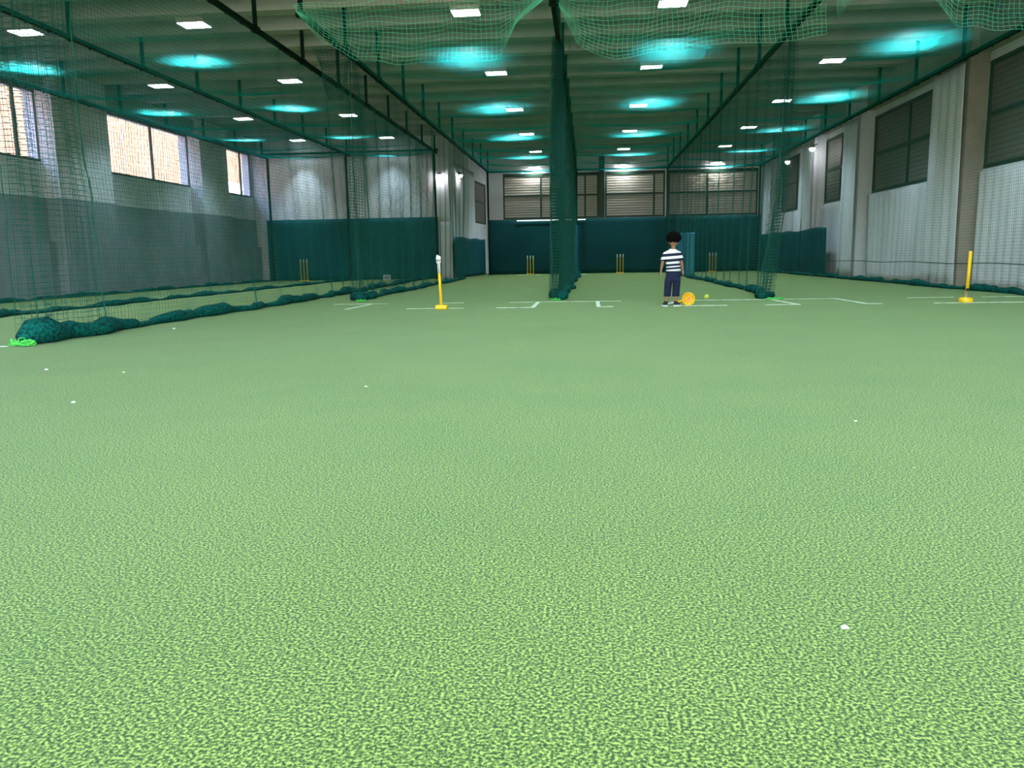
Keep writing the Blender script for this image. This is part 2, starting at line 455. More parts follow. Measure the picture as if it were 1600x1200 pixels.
# ------------------------------------------------------------------ nets
def divider(x, y0, y1, zt, seed, label, gather=0., glen=0., amp=.035, r=.0017, xdrift=None, hem=True, hem_h=.09, seam=None, rope_z=None, cell=.05):
    """vertical net hanging from a rail; gather: cloth metres bunched into glen metres at the front"""
    L = (y1-y0-glen)+gather
    kf = 2*PI/.21
    def f(u, v):
        h = v/(zt-.03)                       # 0 bottom .. 1 top
        if gather:
            g = np.clip(u/gather, 0, 1)
            yy = np.where(u < gather, g*glen, glen+(u-gather))
            bun = np.where(u < gather, 1, 0)*(1-g**3)
        else:
            yy = u; bun = 0*u
        sag = 1-h
        a = amp*(.5+.9*sag)
        xx = a*vnoise(yy*2.2+.0, v*.5, seed) + .5*a*np.sin(yy*7.+1.2*np.sin(yy*.7)+seed+v*.4)
        xx = xx + bun*(.085*np.sin(u*kf)*(.35+.65*np.clip(sag*3, 0, 1))+.05*vnoise(u*3, v, seed+3))
        yy = yy + .05*vnoise(yy*1.3, v*1.4, seed+1)*np.sin(PI*h) + bun*.05*np.cos(u*kf*.5)
        zz = .03+v+.018*vnoise(yy*3.1, v*.7, seed+2)*np.sin(PI*h)**.5 - .03*(1-np.abs(np.cos(yy*PI/.5)))*h**8
        if xdrift is not None: xx = xx+xdrift(yy)*sag**2
        return np.stack([x+xx, y0+yy, zz], -1)
    t = thing('divider_net', label, 'net', (0, 0, 0), group='green divider nets hanging to the turf')
    me = net_mesh('net_mesh', f, L, zt-.03, cell, r, su=.07 if gather else .14)
    link('netting', me, M['net'], t)
    if hem:
        g = np.random.default_rng(seed); pts = []; rad = []
        n = int((y1-y0)/.12)
        for i in range(n+1):
            yy = i*(y1-y0)/n
            q = f(np.array([yy if not gather else (yy/glen*gather if yy < glen else gather+yy-glen)]), np.array([0.]))[0]
            big = 1+.55*math.exp(-yy/1.2)
            rr = hem_h*.5*big*(1+.28*math.sin(yy*2.1+seed)+.22*math.sin(yy*5.3+seed*2)+g.uniform(-.12, .12))
            if i == 0 or i == n: rr *= .45
            pts.append((q[0]*1.0+.04*math.sin(yy*1.3+seed), y0+yy, max(rr*.72, .01))); rad.append(max(rr, .012))
        bm = nb(); tube(bm, pts, rad, 12)
        for v in bm.verts:
            d = noise.noise(v.co*9)*.018+noise.noise(v.co*31)*.008
            v.co.x += d*1.2; v.co.z = max(.002, v.co.z*.92+d)
        obj('bottom_hem', bm, M['hem'], t, smooth=True)
    if seam is not None:
        for sy in seam:
            pts = []
            for k in range(26):
                v = (zt-.03)*k/25
                q = f(np.array([sy-y0-glen+gather if sy-y0 > glen else (sy-y0)/max(glen, 1e-3)*gather]), np.array([v]))[0]
                pts.append((q[0]+.012*math.sin(k*1.7), q[1]+.015*math.sin(k*.9), q[2]))
            bm = nb(); tube(bm, pts, .0055, 6)
            obj('lacing_cord', bm, M['rope_teal'], t, smooth=True)
    if rope_z:
        pts = [(x+.02, y0+i*(y1-y0)/60, rope_z+.01*math.sin(i*.8)) for i in range(61)]
        bm = nb(); tube(bm, pts, .008, 6); obj('side_rope', bm, M['rope'], t)
    return t
divider(XL4, 6.2, YBL-.3, RZL, 11, 'green net hanging close along the left wall of windows', amp=.04, seam=[13.4])
divider(XL3, 6.2, YBL-.3, RZL, 12, 'green net dividing the two far left bays, hem running low across the left edge', amp=.04, seam=[10.6])
divider(XL2, 6.65, YBL-.3, RZL, 13, 'long green net at left whose thick hem starts beside the rope coil in front', gather=2.3, glen=1.3, amp=.045, seam=[7.85], hem_h=.13,
        xdrift=lambda yy: .2*np.sin(yy*.21)-.012*yy)
divider(XL1, 13.3, 26.6, RZ, 14, 'green net left of the left yellow stump, bunched at its front end', gather=1.7, glen=.7, amp=.028, seam=[13.4], hem_h=.11, r=.0019,
        xdrift=lambda yy: -.01*yy)
divider(XM, 12.9, YR-.3, RZ, 15, 'bunched green net hanging in the middle of the hall, seen edge on', gather=5.0, glen=.9, amp=.07, hem_h=.13, r=.0022, seam=[13.0])
divider(XR2-.05, 12.55, YR-.3, RZ, 16, 'green net behind the child with its bunched front end right of the ball', gather=2.0, glen=.8, amp=.03, hem_h=.11, r=.0019, seam=[12.7],
        xdrift=lambda yy: -.35*np.exp(-yy/1.2))
divider(XR3-.03, 6.2, YR-.3, RZ, 17, 'green net hanging close along the right wall of drapes', amp=.03, hem_h=.11, rope_z=.45, seam=[12.3])

M['netC'] = translucent('pale_green_netting_twine', (.002, .12, .115), (.002, .85, .83), .52)
def ceiling_net(x0, x1, y0, y1, z, seed, label):
    W, L = x1-x0, y1-y0
    def f(u, v):
        s = np.sin(PI*np.clip(v/W, 0, 1))
        e = np.clip(u/.8, 0, 1)
        zz = z-.03-s*(.05+.09*np.abs(np.sin(PI*u/2.085)))*(1) + .02*vnoise(u*1.5, v*2, seed)*s
        yy = y0+u+.06*s*np.sin(u*1.1+seed)
        return np.stack([x0+v+0*u, yy, zz], -1)
    o = link('ceiling_net', net_mesh('ceiling_net', f, L, W, .05, .0018, su=.3, sv=.22, ks=(1, 2)), M['netC'])
    return tag(o, label, 'net', 'green nets stretched flat under the ceiling')
ceiling_net(XL4+.03, XL3-.03, 6.3, YBL-.3, RZL, 21, 'flat green net under the ceiling of the farthest left bay by the windows')
ceiling_net(XL3+.03, XL2-.03, 6.3, YBL-.3, RZL, 22, 'flat green net under the ceiling of the second bay from the left wall')
ceiling_net(XL1+.03, XM-.03, 11.0, YR-.2, RZ, 23, 'flat green net under the ceiling left of the middle net')
ceiling_net(XM+.03, XR2-.03, 11.0, YR-.2, RZ, 24, 'flat green net under the ceiling right of the middle net, above the child')
ceiling_net(XR2+.03, XR3-.03, 10.8, YR-.2, RZ, 25, 'flat green net under the ceiling of the bay along the right wall')

def flap(x0, x1, y, prof, seed, label):
    """front flap of loose bright netting; prof = [(x, z_top, z_bottom)]"""
    px = [p[0] for p in prof]
    def f(u, v):
        X = x0+(x1-x0)*u/ (x1-x0)
        zt = np.interp(X, px, [p[1] for p in prof]); zb = np.interp(X, px, [p[2] for p in prof])
        h = v/.9
        yy = y+.10*vnoise(u*2.4, v*3, seed)+.45*np.sin(PI*h*.9)*(.6+.4*np.sin(u*1.7+seed))*.5
        zz = zt+(zb-zt)*h+.02*vnoise(u*6, v*5, seed+1)
        return np.stack([X+.02*vnoise(u*4, v*6, seed+2), yy, zz], -1)
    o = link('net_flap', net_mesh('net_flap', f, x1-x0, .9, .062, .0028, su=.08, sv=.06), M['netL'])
    return tag(o, label, 'net', 'loose bright green net flaps at the front of the ceiling nets')
flap(-3.80, XM-.06, 10.95, [(-3.8, 3.95, 3.90), (-3.5, 4.0, 3.55), (-3.0, 4.03, 3.27), (-2.3, 4.05, 3.20), (-1.15, 4.0, 3.22), (-.9, 3.9, 3.62), (-.5, 3.96, 3.93)], 31,
     'loose bright green net flap sagging from the rail left of the middle')
flap(XM+.08, XR2-.06, 10.95, [(-.4, 3.95, 3.9), (-.1, 3.9, 3.35), (.35, 3.92, 3.17), (1.2, 3.98, 3.23), (1.75, 4.05, 3.33), (2.3, 4.05, 3.25), (2.95, 4.0, 3.35)], 32,
     'loose bright green net flap sagging between middle rail and right rail')
flap(XR2+.06, XR3-.06, 10.75, [(3.0, 3.98, 3.35), (3.2, 3.98, 3.72), (4.1, 3.98, 3.7), (4.4, 3.98, 3.33), (5.2, 4.0, 3.25), (6.5, 3.98, 3.3)], 33,
     'loose bright green net flap sagging at upper right by the right wall')
# two hanging tangles next to the front ends of the rails
def tangle(x, y, label):
    def f(u, v):
        h = v/1.0
        a = .12+.16*(1-h)
        return np.stack([x+a*np.sin(u*5.1)+.04*vnoise(u*4, v*5, 5), y+.12*np.cos(u*5.1)+.05*vnoise(u*3, v*4, 6), 3.9-v*.75+.03*vnoise(u*5, v*5, 7)], -1)
    tag(link('net_tangle', net_mesh('net_tangle', f, 2.4, 1.0, .055, .002, su=.06, sv=.08), M['net']), label, 'net')
tangle(-3.9, 12.9, 'tangled net hanging under the rail left of the loose bright flap')

# ------------------------------------------------------------------ curtains
def curtain(name, pts, z0, z1, m, label, seed=1, amp=.03, wl=.28, group=None, topw=.0, botf=None):
    """pts: polyline (x,y) ends; wavy cloth with folds"""
    (xa, ya), (xb, yb) = pts; L = math.hypot(xb-xa, yb-ya); dx, dy = (xb-xa)/L, (yb-ya)/L; nx, ny = -dy, dx
    n = max(8, int(L/.04)); nz = 14
    s = np.linspace(0, L, n)[:, None]; h = np.linspace(0, 1, nz)[None]
    ph = s*2*PI/wl+1.6*np.sin(s*1.1+seed)+.5*np.sin(s*3.7)
    env = .45+.55*np.sin(s*.9+seed)**2
    d = amp*env*(np.sin(ph+.6*h)*(.45+.55*(1-h)))+amp*.5*vnoise(s*1.2, h*2, seed)
    zt = z1+topw*vnoise(s*1.4, 0*s, seed+5)
    zb = z0+0*s
    X = xa+dx*s+nx*d; Y = ya+dy*s+ny*d; Z = zb+(zt-zb)*h
    V = np.stack([X, Y, Z+0*X], -1).reshape(-1, 3)
    idx = np.arange(n*nz).reshape(n, nz)
    F = np.stack([idx[:-1, :-1], idx[1:, :-1], idx[1:, 1:], idx[:-1, 1:]], -1).reshape(-1, 4)
    o = link(name, mesh_np(name, V, F), m, smooth=True)
    sd = o.modifiers.new('thick', 'SOLIDIFY'); sd.thickness = .006
    return tag(o, label, 'curtain', group)
curtain('back_curtain', ((XL1-.02, YR), (XR3+.1, YR)), .005, 2.12, M['teal_dark'], 'dark teal curtain across the far end behind the yellow wickets', 2, .02, .9)
curtain('back_curtain', ((XL4-.1, YBL-.07), (XL2-.02, YBL-.07)), .005, 2.04, M['teal'], 'teal curtain across the back of the left bays', 3, .018, .8)
curtain('low_curtain', ((-4.40, YBL-.1), (-4.0, 32.15)), .03, 1.37, M['teal'], 'low teal curtain below the white drape, left of the far back curtain', 4, .02, .5, topw=.03)
curtain('low_curtain', ((6.51, 23.4), (6.51, 32.2)), .03, 1.35, M['teal'], 'low teal curtain along the far part of the right wall', 5, .012, .5, topw=.03)
G = 'white drapes hanging on the walls'
curtain('white_drape', ((-4.46, YBL+.12), (-4.30, 31.4)), 1.2, 3.85, M['drape'], 'white drape above the low teal curtain at the left end of the far hall', 6, .045, .22, group=G)
curtain('white_drape', ((LX+.4, YBL-.03), (-4.55, YBL-.03)), 1.9, 4.0, M['drape'], 'wide white drape above the teal curtain of the left bays', 7, .02, .3, group=G)
curtain('white_drape', ((XL2+.03, YBL-.03), (-4.55, YBL-.03)), .02, 1.88, M['drape'], 'narrow white drape reaching the turf right of the left teal curtain', 8, .03, .16, group=G)
names = ['nearest the camera', '', 'behind the right yellow stump', '', '']
def rdrape(x, a, b, z1, seed, label, amp=.035, wl=.3): curtain('white_drape', ((x, a), (x, b)), 1.15 if seed > 45 else .02, z1, M['drape'], label, seed, amp, wl, group=G)
rdrape(6.86, 10.95, 15.42, 2.04, 41, 'white drape below the nearest right window, right of the right yellow stump')
rdrape(6.57, 15.58, 16.95, 3.9, 42, 'tall white drape on the pillar between the two nearest right windows', .03, .35)
rdrape(6.86, 16.98, 21.15, 2.04, 43, 'white drape below the second right window')
rdrape(6.57, 21.3, 22.45, 3.9, 44, 'tall white drape on the pillar beyond the second right window', .03, .3)
rdrape(6.86, 22.5, 25.3, 2.04, 45, 'white drape below the third right window')
rdrape(6.58, 25.35, 26.85, 3.85, 46, 'tall white drape beyond the third right window under the lamps', .04, .22)
rdrape(6.72, 26.9, 30.9, 2.0, 47, 'white drape below the farthest right window', .045, .25)
rdrape(6.60, 30.95, 32.15, 3.85, 48, 'tall white drape in the far right corner', .045, .2)

# ------------------------------------------------------------------ lamps
def make_lamp():
    t = thing('ceiling_lamp', '', 'lamp')
    bm = nb(); box(bm, -.235, .235, -.18, .18, 0, .09, bev=.012)
    for k in range(7): box(bm, -.21+.06*k, -.20+.06*k, -.17, .17, .09, .12)
    obj('lamp_housing', bm, M['lamp_house'], t)
    obj('diffuser', bx(-.215, .215, -.16, .16, -.012, .001), M['lamp'], t)
    d = bpy.data.lights.new('lamp_beam', 'SPOT'); d.energy = 600; d.color = (.72, .95, 1); d.spot_size = math.radians(112); d.spot_blend = 1.; d.shadow_soft_size = .06
    lo = bpy.data.objects.new('lamp_beam', d); C.objects.link(lo); lo.parent = t; lo.location = (0, 0, -.08)
    bm = nb(); box(bm, -.012, .012, -.012, .012, .1, .38); box(bm, -.10, .10, -.012, .012, .115, .135)
    obj('mounting_rod', bm, M['rail'], t)
    return t
LYS = [-3.95, .45, 4.85, 9.25, 13.65, 18.05, 22.45, 26.88, 31.3]
cols = [(-9.4, 'by the left windows'), (-6.45, 'in the second bay from the left'), (-1.93, 'just left of the middle net'),
        (1.33, 'just right of the middle net'), (5.0, 'in the bay along the right wall')]
rows_ = ['entrance row', 'row over the viewpoint', 'first row ahead', 'last hidden row', 'first visible row', 'second visible row', 'third visible row', 'fourth visible row', 'farthest row']
proto = None
for ci, (x, cl) in enumerate(cols):
    for k, y in enumerate(LYS):
        if x < -5 and y > 27: continue
        if proto is None: o = proto = make_lamp()
        else: o = dup(proto)
        yy = y if not (x < -5 and y > 26.5) else 26.7
        o.location = (x, yy, 4.55)
        if x < -5 and y > 26.5:      # the two lamps next to the back wall have a narrower beam
            for ch in o.children:
                if ch.type == 'LIGHT':
                    ch.data = ch.data.copy(); ch.data.energy = 420; ch.data.spot_size = math.radians(76)
        o['label'] = 'flat white ceiling lamp %s, %s' % (cl, rows_[k])
        o['category'] = 'lamp'; o['group'] = 'flat white ceiling lamps'

def wall_lamp(x, label):
    t = thing('wall_lamp', label, 'lamp', (x, YB, 4.26), group='white lamps high on the far back wall')
    obj('bracket', bx(-.05, .05, -.16, 0, .03, .07), M['lamp_house'], t)
    obj('lamp_housing', bx(-.17, .17, -.26, -.08, -.02, .05, bev=.01), M['white'], t)
    obj('lens', bx(-.15, .15, -.25, -.09, -.032, -.02), M['wlamp'], t)
wall_lamp(-2.2, 'bright wall lamp high on the back wall left of the middle net')
wall_lamp(1.42, 'bright wall lamp high on the back wall right of the middle net')
wall_lamp(5.1, 'bright wall lamp high on the back wall at far right')
def spot(x, y, z, dirx, label, diry=0):
    t = thing('spot_lamp', label, 'lamp', (x, y, z), group='small round spot lamps on the side walls')
    d = Vector((dirx, diry, 0)).normalized()
    a = nb(); tube(a, [(0, 0, .08), tuple(d*.12+Vector((0, 0, .06)))], .015, 8); obj('arm', a, M['rail'], t)
    c = d*.15
    bm = nb(); lathe(bm, [(.03, .07), (.05, .06), (.085, -.02), (.088, -.03)], c.x, c.y, 20); obj('lamp_shade', bm, M['lamp_house'], t, True)
    bm = nb(); bmesh.ops.create_uvsphere(bm, u_segments=16, v_segments=10, radius=.075)
    bmesh.ops.translate(bm, vec=(c.x, c.y, -.035), verts=bm.verts); obj('bulb', bm, M['spot'], t, True)
spot(-4.84, YBL-.05, 3.40, 0, 'round spot lamp on the white wall right of the left teal curtain', -1)
spot(-4.48, 28.3, 3.50, 1, 'round spot lamp in front of the white drape left of the far hall')
spot(6.58, 24.9, 3.66, -1, 'nearer round spot lamp on the right wall beside the third window')
spot(6.60, 27.9, 3.62, -1, 'farther round spot lamp on the right wall over the farthest window')
tag(obj('sun_sliver', bx(-2.75, -.08, YR-.075, YR-.045, 2.055, 2.085), M['strip']), 'slim glowing sliver of sunlight along the top of the far dark teal curtain', 'light')  # emissive bar standing in for sunlight along the curtain top

# ------------------------------------------------------------------ turf markings
LG = 'worn white crease lines on the turf'
def line(x0, y0, x1, y1, w, label):
    d = Vector((x1-x0, y1-y0, 0)); L = d.length; d.normalize(); n = Vector((-d.y, d.x, 0))*w/2
    bm = nb(); a, b = Vector((x0, y0, .0)), Vector((x1, y1, .0))
    vs = []
    for zz in (.0005, .004):
        vs.append([bm.verts.new(p+Vector((0, 0, zz))) for p in (a-n, b-n, b+n, a+n)])
    bm.faces.new(vs[1]); bm.faces.new(vs[0][::-1])
    for k in range(4): bm.faces.new((vs[0][k], vs[0][(k+1) % 4], vs[1][(k+1) % 4], vs[1][k]))
    tag(obj('crease_line', bm, M['line']), label, 'line', LG)
YN, YFAR = 11.13, 12.45
for a, b, lab in [(-2.5, -1.7, 'white line running under the left yellow stump'), (-1.25, -.73, 'short white line left of the middle, joining the short slanting line'),
                  (.145, .34, 'tiny white line corner right of the middle net end'), (.98, 1.85, 'white line at the feet of the child'),
                  (2.35, 2.80, 'short white line ending at the slanting mark right of the ball'), (3.62, 3.84, 'tiny white line at the foot of the far right slanting mark'),
                  (4.50, 6.3, 'white line running under the right yellow stump')]:
    line(a, YN, b, YN, .05, lab)
for a, b, lab in [(-3.95, -3.1, 'thin white line behind the slanting mark at left'), (-2.25, -1.9, 'short thin white line behind the left yellow stump'),
                  (-1.2, .5, 'thin white line behind the end of the middle net'), (1.42, 3.67, 'thin white line running past behind the ball'),
                  (4.65, 5.3, 'short thin white line left of the right yellow stump'), (5.7, 6.35, 'thin white line behind the right yellow stump by the wall')]:
    line(a, YFAR, b, YFAR, .04, lab)
for x, x2, lab in [(-3.36, -3.32, 'slanting white mark left of the left yellow stump'), (-.75, -.75, 'short slanting white mark just left of the middle net end'),
               (.145, .145, 'short slanting white mark right of the middle net end'), (2.78, 2.70, 'slanting white mark beside the coiled rope right of the ball'),
               (3.66, 3.64, 'slanting white mark between ball and right yellow stump')]:
    line(x, YN, x2, YFAR, .055, lab)
line(-5.5, 6.52, -4.95, 6.52, .04, 'white line at the left edge beside the front rope coil')
for a, b, lab in [(-2.66, -2.25, 'white floor mark left of the far left-of-middle wicket'), (-1.94, -1.74, 'small white floor mark right of the far left-of-middle wicket'),
                  (-.32, -.04, 'white floor mark at the far curtain right of the middle net')]:
    line(a, 31.0, b, 31.0, .5, lab)

# ------------------------------------------------------------------ stumps
def flat_base(r, h): return [(r, 0), (r, h*.55), (r*.86, h), (r*.3, h*1.02)]
# left stump: whole, white cap and label
t = thing('training_stump', 'upright yellow stump with white label and white cap on the left', 'stump', (-1.98, 10.95, 0), group=None)
bm = nb(); box(bm, -.075, .085, -.06, .06, 0, .06, bev=.014); obj('stump_base', bm, M['yellow'], t, True)
A = Vector((.0, 0, .05)); B = Vector((-.018, 0, .625))
bm = nb(); tube(bm, [A, A.lerp(B, .5), B], .019, 16); obj('stump_tube', bm, M['yellow'], t, True)
bm = nb(); tube(bm, [A.lerp(B, .76), A.lerp(B, .985)], .0200, 16); lb = obj('paper_label', bm, M['white'], t, True)
bm = nb()
for k in range(7):
    p = A.lerp(B, .78+.028*k); box(bm, p.x-.009+.003*(k % 2), p.x+.007, -.0225, -.0195, p.z-.0045, p.z+.0045)
obj('printed_marks', bm, M['ink'], lb)
bm = nb(); tube(bm, [B-Vector((0, 0, .005)), B+Vector((-.002, 0, .06))], [.030, .032], 16)
ring = [v for v in bm.verts]
prong = [bm.verts.new(B+Vector(q)) for q in ((-.034, -.012, .055), (-.034, .012, .055), (.032, .012, .055), (.032, -.012, .055), (-.022, -.008, .108), (-.022, .008, .108), (.028, .008, .082), (.028, -.008, .082))]
for fidx in ((0, 1, 2, 3), (4, 7, 6, 5), (0, 3, 7, 4), (1, 5, 6, 2), (0, 4, 5, 1), (3, 2, 6, 7)): bm.faces.new([prong[i] for i in fidx])
cap = obj('stump_cap', bm, M['white'], t)
bm = nb()
for dx in (-.018, .004): box(bm, B.x+dx, B.x+dx+.012, -.0335, -.0285, B.z+.012, B.z+.045)
obj('printed_marks', bm, M['ink'], cap)
# right stump: leaning on its bare spring
t = thing('training_stump', 'yellow stump on the right leaning on its exposed spring', 'stump', (4.93, 11.22, 0))
bm = nb(); lathe(bm, [(.088, 0), (.086, .035), (.076, .062), (.03, .066)], 0, 0, 28); obj('stump_base', bm, M['yellow'], t, True)
pts = []
for i in range(90):
    a = i*.55; pts.append((.002+.010*math.cos(a)+.006*i/90, .010*math.sin(a), .062+.09*i/90))
bm = nb(); tube(bm, pts, .0030, 5); obj('spring', bm, M['steel'], t, True)
bm = nb(); tube(bm, [(-.018, 0, .06), (-.008, 0, .19)], .0035, 6); obj('cord', bm, M['orange'], t)
bm = nb(); tube(bm, [(.008, 0, .148), (.012, 0, .19)], .018, 14); obj('rubber_collar', bm, M['black'], t, True)
bm = nb(); tube(bm, [(.010, 0, .185), (.015, 0, .4), (.021, 0, .66), (.0212, 0, .665)], [.021, .0215, .0215, .015], 16); obj('stump_tube', bm, M['yellow'], t, True)
# fallen stump behind the child: round base on edge
t = thing('training_stump', 'fallen yellow stump with round spoked base behind the child', 'stump', (1.35, 11.2, .088))
bm = nb(); lathe(bm, [(.088, -.012), (.090, .0), (.086, .014), (.080, .016), (.078, .004), (.02, .002)], 0, 0, 36)
bmesh.ops.rotate(bm, cent=(0, 0, 0), matrix=Matrix.Rotation(PI/2, 3, 'X'), verts=bm.verts)
ob = obj('stump_base', bm, M['yellow'], t, True)
bm = nb()
for k in range(8):
    a = k*PI/4+.2; r = bmesh.ops.create_cube(bm, size=1)['verts']
    bmesh.ops.scale(bm, vec=(.06, .008, .007), verts=r)
    bmesh.ops.translate(bm, vec=(.045, -.012, 0), verts=r)
    bmesh.ops.rotate(bm, cent=(0, 0, 0), matrix=Matrix.Rotation(a, 3, 'Y'), verts=r)
tube(bm, [(0, -.016, 0), (0, -.004, 0)], .018, 16)
obj('base_spokes', bm, M['orange'], ob)
P1 = Vector((-.02, .02, -.01)); P2 = Vector((-.17, .05, -.045))
P3 = P2+(P2-P1).normalized()*.10
bm = nb(); tube(bm, [P1, P2], .013, 12); obj('stump_tube', bm, M['yellow'], t, True)
bm = nb(); tube(bm, [P2, P3], .012, 12); obj('stump_tip', bm, M['white'], t, True)
# far wickets: three stumps on one base
def wicket():
    t = thing('wicket', '', 'wicket')
    bm = nb(); box(bm, -.15, .15, -.05, .05, 0, .045, bev=.01); obj('wicket_base', bm, M['yellow'], t)
    for k in (-1, 0, 1):
        bm = nb(); lathe(bm, [(.018, .03), (.019, .60), (.019, .70), (.010, .715)], k*.11, 0, 12)
        s = obj('stump', bm, M['yellowwood'], t, True)
        bm = nb(); lathe(bm, [(.0196, .60), (.0198, .71), (.012, .722)], k*.11, 0, 12); obj('stump_top', bm, M['white'], s, True)
    return t
wk = wicket()
for i, (x, y, lab) in enumerate([(-2.17, 31.2, 'three yellow stumps in front of the far curtain left of the middle net'), (1.21, 31.2, 'three yellow stumps in front of the far curtain, left of the child'),
                                 (4.62, 31.2, 'three yellow stumps seen through the net right of the child'), (-9.25, 26.2, 'three yellow stumps at the left teal curtain by the windows')]):
    o = wk if i == 0 else dup(wk)
    o.location = (x, y, 0); o['label'] = lab; o['category'] = 'wicket'; o['group'] = 'far wickets of three stumps'
t = thing('floor_box', 'small dark box with a pale frame on the turf by the left teal curtain', 'box', (-6.55, 26.5, 0))
obj('box_body', bx(-.12, .12, -.08, .08, 0, .17, bev=.01), M['dado'], t)
bm = nb(); box(bm, -.12, .12, -.09, -.08, .14, .17); box(bm, -.12, .12, -.09, -.08, 0, .02); box(bm, -.12, -.09, -.09, -.08, 0, .17); box(bm, .09, .12, -.09, -.08, 0, .17)
obj('box_frame', bm, M['white'], t)

# blue pads
t = thing('foam_pad', 'tall blue foam pad standing behind the net right of the child', 'pad', (3.20, 27.4, 0), .1)
obj('pad_body', bx(-.28, .26, -.14, .14, 0, 1.37, bev=.04), M['blue'], t, True)
bm = nb(); box(bm, -.285, .265, -.145, .145, .06, .12); obj('strap', bm, M['blue2'], t)
bm = nb(); box(bm, -.01, .25, -.147, -.139, .14, 1.3); obj('front_panel', bm, M['blue2'], t)
t = thing('foam_pad', 'narrow blue foam pad mostly hidden behind the middle net', 'pad', (-.47, 28.3, 0))
obj('pad_body', bx(-.13, .13, -.12, .12, 0, 1.72, bev=.04), M['blue'], t, True)
bm = nb(); box(bm, -.135, .135, -.125, .125, .08, .14); obj('strap', bm, M['blue2'], t)

# ball, scraps
bm = nb(); bmesh.ops.create_uvsphere(bm, u_segments=24, v_segments=16, radius=.036)
o = tag(obj('tennis_ball', bm, M['ball'], None, True), 'yellow-green tennis ball on the turf right of the child', 'ball'); o.location = (1.81, 12.75, .036)
bm = nb(); pts = [(.0365*math.cos(a)*math.cos(.5*math.sin(2*a)), .0365*math.sin(a)*math.cos(.5*math.sin(2*a)), .0365*math.sin(.5*math.sin(2*a))) for a in [k*2*PI/40 for k in range(40)]]
tube(bm, pts, .0012, 5, True); obj('seam', bm, M['white'], o)
def scrap(x, y, s, label, seed):
    bm = nb(); bmesh.ops.create_icosphere(bm, subdivisions=3, radius=1)
    for v in bm.verts:
        n = noise.noise(v.co*1.6+Vector((seed, 0, 0)))
        v.co = v.co*(1+.5*n); v.co.x *= s; v.co.y *= s*.8; v.co.z = max(0, v.co.z*s*.45+s*.25)
    o = tag(obj('foam_scrap', bm, M['crumb'], None, True), label, 'scrap', 'white scraps lying on the turf'); o.location = (x, y, 0)
scrap(.472, 1.47, .0070, 'white crumb lying on the near turf at lower right', 1.3)
scrap(-3.57, 5.04, .012, 'tiny white scrap on the turf below the front rope coil', 2.1)
scrap(-2.58, 3.82, .010, 'tiny white scrap at left midway up the turf', 3.4)
scrap(-1.21, 4.31, .007, 'tiny white scrap near the middle of the turf', 4.4)
scrap(1.092, 3.39, .006, 'tiny white scrap on the turf at right', 5.2)
scrap(-4.32, 8.17, .014, 'tiny white scrap beside the hem of the long left net', 6.7)
scrap(-2.95, 4.9, .008, 'tiny white scrap right of the two leftmost scraps', 7.7)

# rope coils
def coil(x, y, L, h, label, rz=0, loops=6):
    t = thing('rope_coil', label, 'rope', (x, y, 0), rz, group='bright green rope bundles at the net ends')
    bm = nb()
    g = np.random.default_rng(int(abs(x)*100))
    for k in range(loops):
        a0 = g.uniform(-.15, .15); w = h*.33*(1+.3*g.uniform(-1, 1)); zc = h*.22+h*.5*k/loops
        pts = []
        for i in range(26):
            a = 2*PI*i/26
            pts.append((L*.5*(1+.08*g.uniform(-1, 1)*.5)*math.cos(a)*(1-.05*k), (w*1.2)*math.sin(a)*(.6+.4*abs(math.cos(a)))+a0*.05, max(.008, zc+h*.12*math.sin(3*a+k)+h*.10*math.cos(a*2))))
        tube(bm, pts, h*.085, 6, True)
    obj('rope_loops', bm, M['rope_neon'], t, True)
    bm = nb(); pts = [(.01*math.sin(a*2), h*.5*math.cos(a), max(.006, h*.48+h*.5*math.sin(a))) for a in [2*PI*i/20 for i in range(20)]]
    tube(bm, pts, h*.075, 6, True); obj('binding', bm, M['rope_neon'], t, True)
    return t
coil(-4.82, 6.53, .24, .075, 'bright green rope coil at lower left beside the thick net hem')
coil(-3.70, 13.12, .17, .05, 'bright green rope bundle at the net end left of the left yellow stump', .3, 4)
coil(-.50, 12.72, .16, .05, 'bright green rope bundle at the foot of the middle net', -.4, 4)
coil(2.74, 12.35, .26, .05, 'bright green rope bundle at the net end right of the ball', .1, 4)

